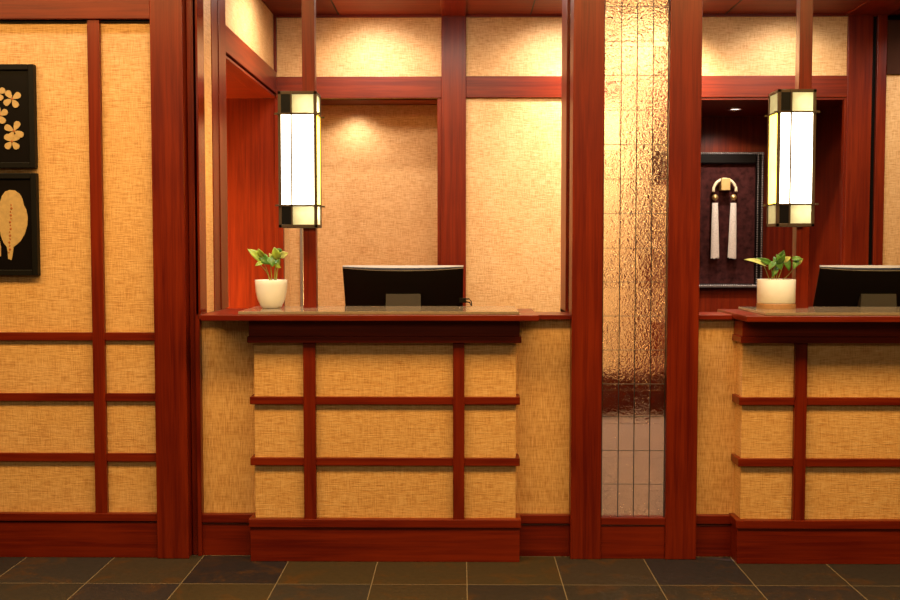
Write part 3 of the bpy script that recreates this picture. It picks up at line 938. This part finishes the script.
lo_ = obj('gold_leaf', MB().plate([W(u, v, YF) for u, v in lf][::-1], YF - 0.004, YF), M_gold, fb)
dots = MB()
for k in range(15):
    v = 205 + k * 3.4
    x, z = W(11.5 + 0.5 * math.sin(k * 2.1) - k * 0.12, v, YF)
    dots.ball((x, YF - 0.004, z), (1.3 if k % 2 else 0.9) * k_, (0.9, .3, 1))
obj('vein_dots', dots, M_bronze_dot, lo_)
lf2 = [(-18, 258), (-16, 240), (-12, 232), (-6, 232), (-1, 238), (1.2, 247), (1, 256), (-4, 260), (-12, 262)]
obj('gold_leaf', MB().plate([W(u, v, YF) for u, v in lf2][::-1], YF - 0.003, YF), M_gold, fb)

# ------------------------------------------------------------------ framed tassels in the right recess
YT = Y_ART - 0.06
ta = thing('tassel_frame', (wx(725, 220, YT), Y_ART - 0.03, wz(725, 288, YT)),
           'dark ornate frame holding two white tassels on a ring, hung in the recess', 'wall art')
x0, x1 = wx(686, 220, YT), wx(763.5, 220, YT)
z0, z1 = wz(725, 288.5, YT), wz(725, 152, YT)
tf = MB(); t = 0.055
tf.box(x0, x0 + t, YT, Y_ART, z0, z1, bev=0.008); tf.box(x1 - t, x1, YT, Y_ART, z0, z1, bev=0.008)
tf.box(x0 + t, x1 - t, YT, Y_ART, z1 - t - 0.03, z1, bev=0.008); tf.box(x0 + t, x1 - t, YT, Y_ART, z0, z0 + 0.035, bev=0.006)
fr_ = obj('frame', tf, M_lacquer_gap, ta)
bd = MB()
n_ = 34
for k in range(n_ + 1):
    x = x0 + 0.01 + (x1 - x0 - 0.02) * k / n_
    bd.ball((x, YT - 0.002, z0 + 0.017), 0.0105, (1, .6, 1.2)); bd.ball((x, YT - 0.002, z1 - 0.010), 0.008, (1, .6, 1))
for k in range(56):
    z = z0 + 0.04 + (z1 - z0 - 0.06) * k / 55
    bd.ball((x1 - 0.012, YT - 0.002, z), 0.0075, (1, .6, 1)); bd.ball((x1 - 0.045, YT - 0.002, z), 0.006, (1, .6, 1))
obj('beading', bd, M_bead, fr_)
obj('backing', B(x0 + t, x1 - t, YT + 0.035, Y_ART, z0 + 0.035, z1 - t - 0.03), M_velvet, ta)
kt = YT / F_PX
bx, bz = W(724.6, 184, YT)
obj('mount_block', B(bx - 4.4 * kt, bx + 4.4 * kt, YT - 0.04, YT + 0.035, bz - 6.5 * kt, bz + 5.5 * kt, bev=0.004), M_block, ta)
cx_, cz_ = W(724.4, 191, YT)
arc = [(cx_ + 11.2 * kt * math.cos(a), YT - 0.01, cz_ + 11.6 * kt * math.sin(a)) for a in [math.radians(-5 + 190 * k / 24) for k in range(25)]]
obj('ring', MB().tube(arc, 1.5 * kt, 10), M_cream, ta, smooth=True)
for uc, ub in ((714.8, 714.6), (733.2, 731.6)):
    x, z = W(uc, 197.5, YT)
    bead = obj('bead', MB().ball((x, YT - 0.01, z), 3.1 * kt, (1, .9, 1)), M_brass, ta, smooth=True)
    tz0, tz1 = wz(uc, 203, YT), wz(uc, 257, YT)
    xb_ = wx(ub, 257, YT)
    sk = MB(); rings = []
    NS = 40
    for j in range(9):
        q = j / 8
        xc_ = x + (xb_ - x) * q
        rr_ = (2.6 + 1.35 * q ** .8) * kt
        rings.append([sk.bm.verts.new((xc_ + rr_ * (1 + .07 * (k % 2)) * math.cos(k * 2 * math.pi / NS), YT - 0.01 + .6 * rr_ * math.sin(k * 2 * math.pi / NS),
                                       tz0 + (tz1 - tz0) * q - (random.uniform(0, 2.0) * kt if j == 8 else 0))) for k in range(NS)])
    for a, b2 in zip(rings, rings[1:]):
        for k in range(NS): sk.bm.faces.new((a[k], a[(k + 1) % NS], b2[(k + 1) % NS], b2[k]))
    sk.bm.faces.new(rings[0]); sk.bm.faces.new(rings[-1][::-1])
    obj('tassel', sk, M_tassel, ta)
    obj('cord', MB().tube([(x, YT - 0.01, z + 6 * kt), (x, YT - 0.01, z - 6 * kt)], 1.0 * kt), M_velvet, bead)

# ------------------------------------------------------------------ downlight in the right recess soffit
xd, yd = wx(736, 108.7, 7.38), 7.40
dl = thing('ceiling_light', (xd, yd, Z_HEAD - 0.012), 'small round chrome downlight in the soffit above the tassel frame', 'ceiling light')
obj('ring', MB().lathe((xd, yd, Z_HEAD), [(.045, 0), (.062, 0), (.062, -.006), (.05, -.010), (.045, -.004), (.045, 0)]), M_chrome, dl, smooth=True)
obj('bulb', MB().lathe((xd, yd, Z_HEAD), [(0, -.005), (.03, -.004), (.043, -.0015), (.043, 0), (0, 0)]), M_bulb, dl, smooth=True)
spot('recess_downlight', (xd, yd, Z_HEAD - 0.02), (xd, Y_ART, 1.3), 36, MID, 110, 0.9)
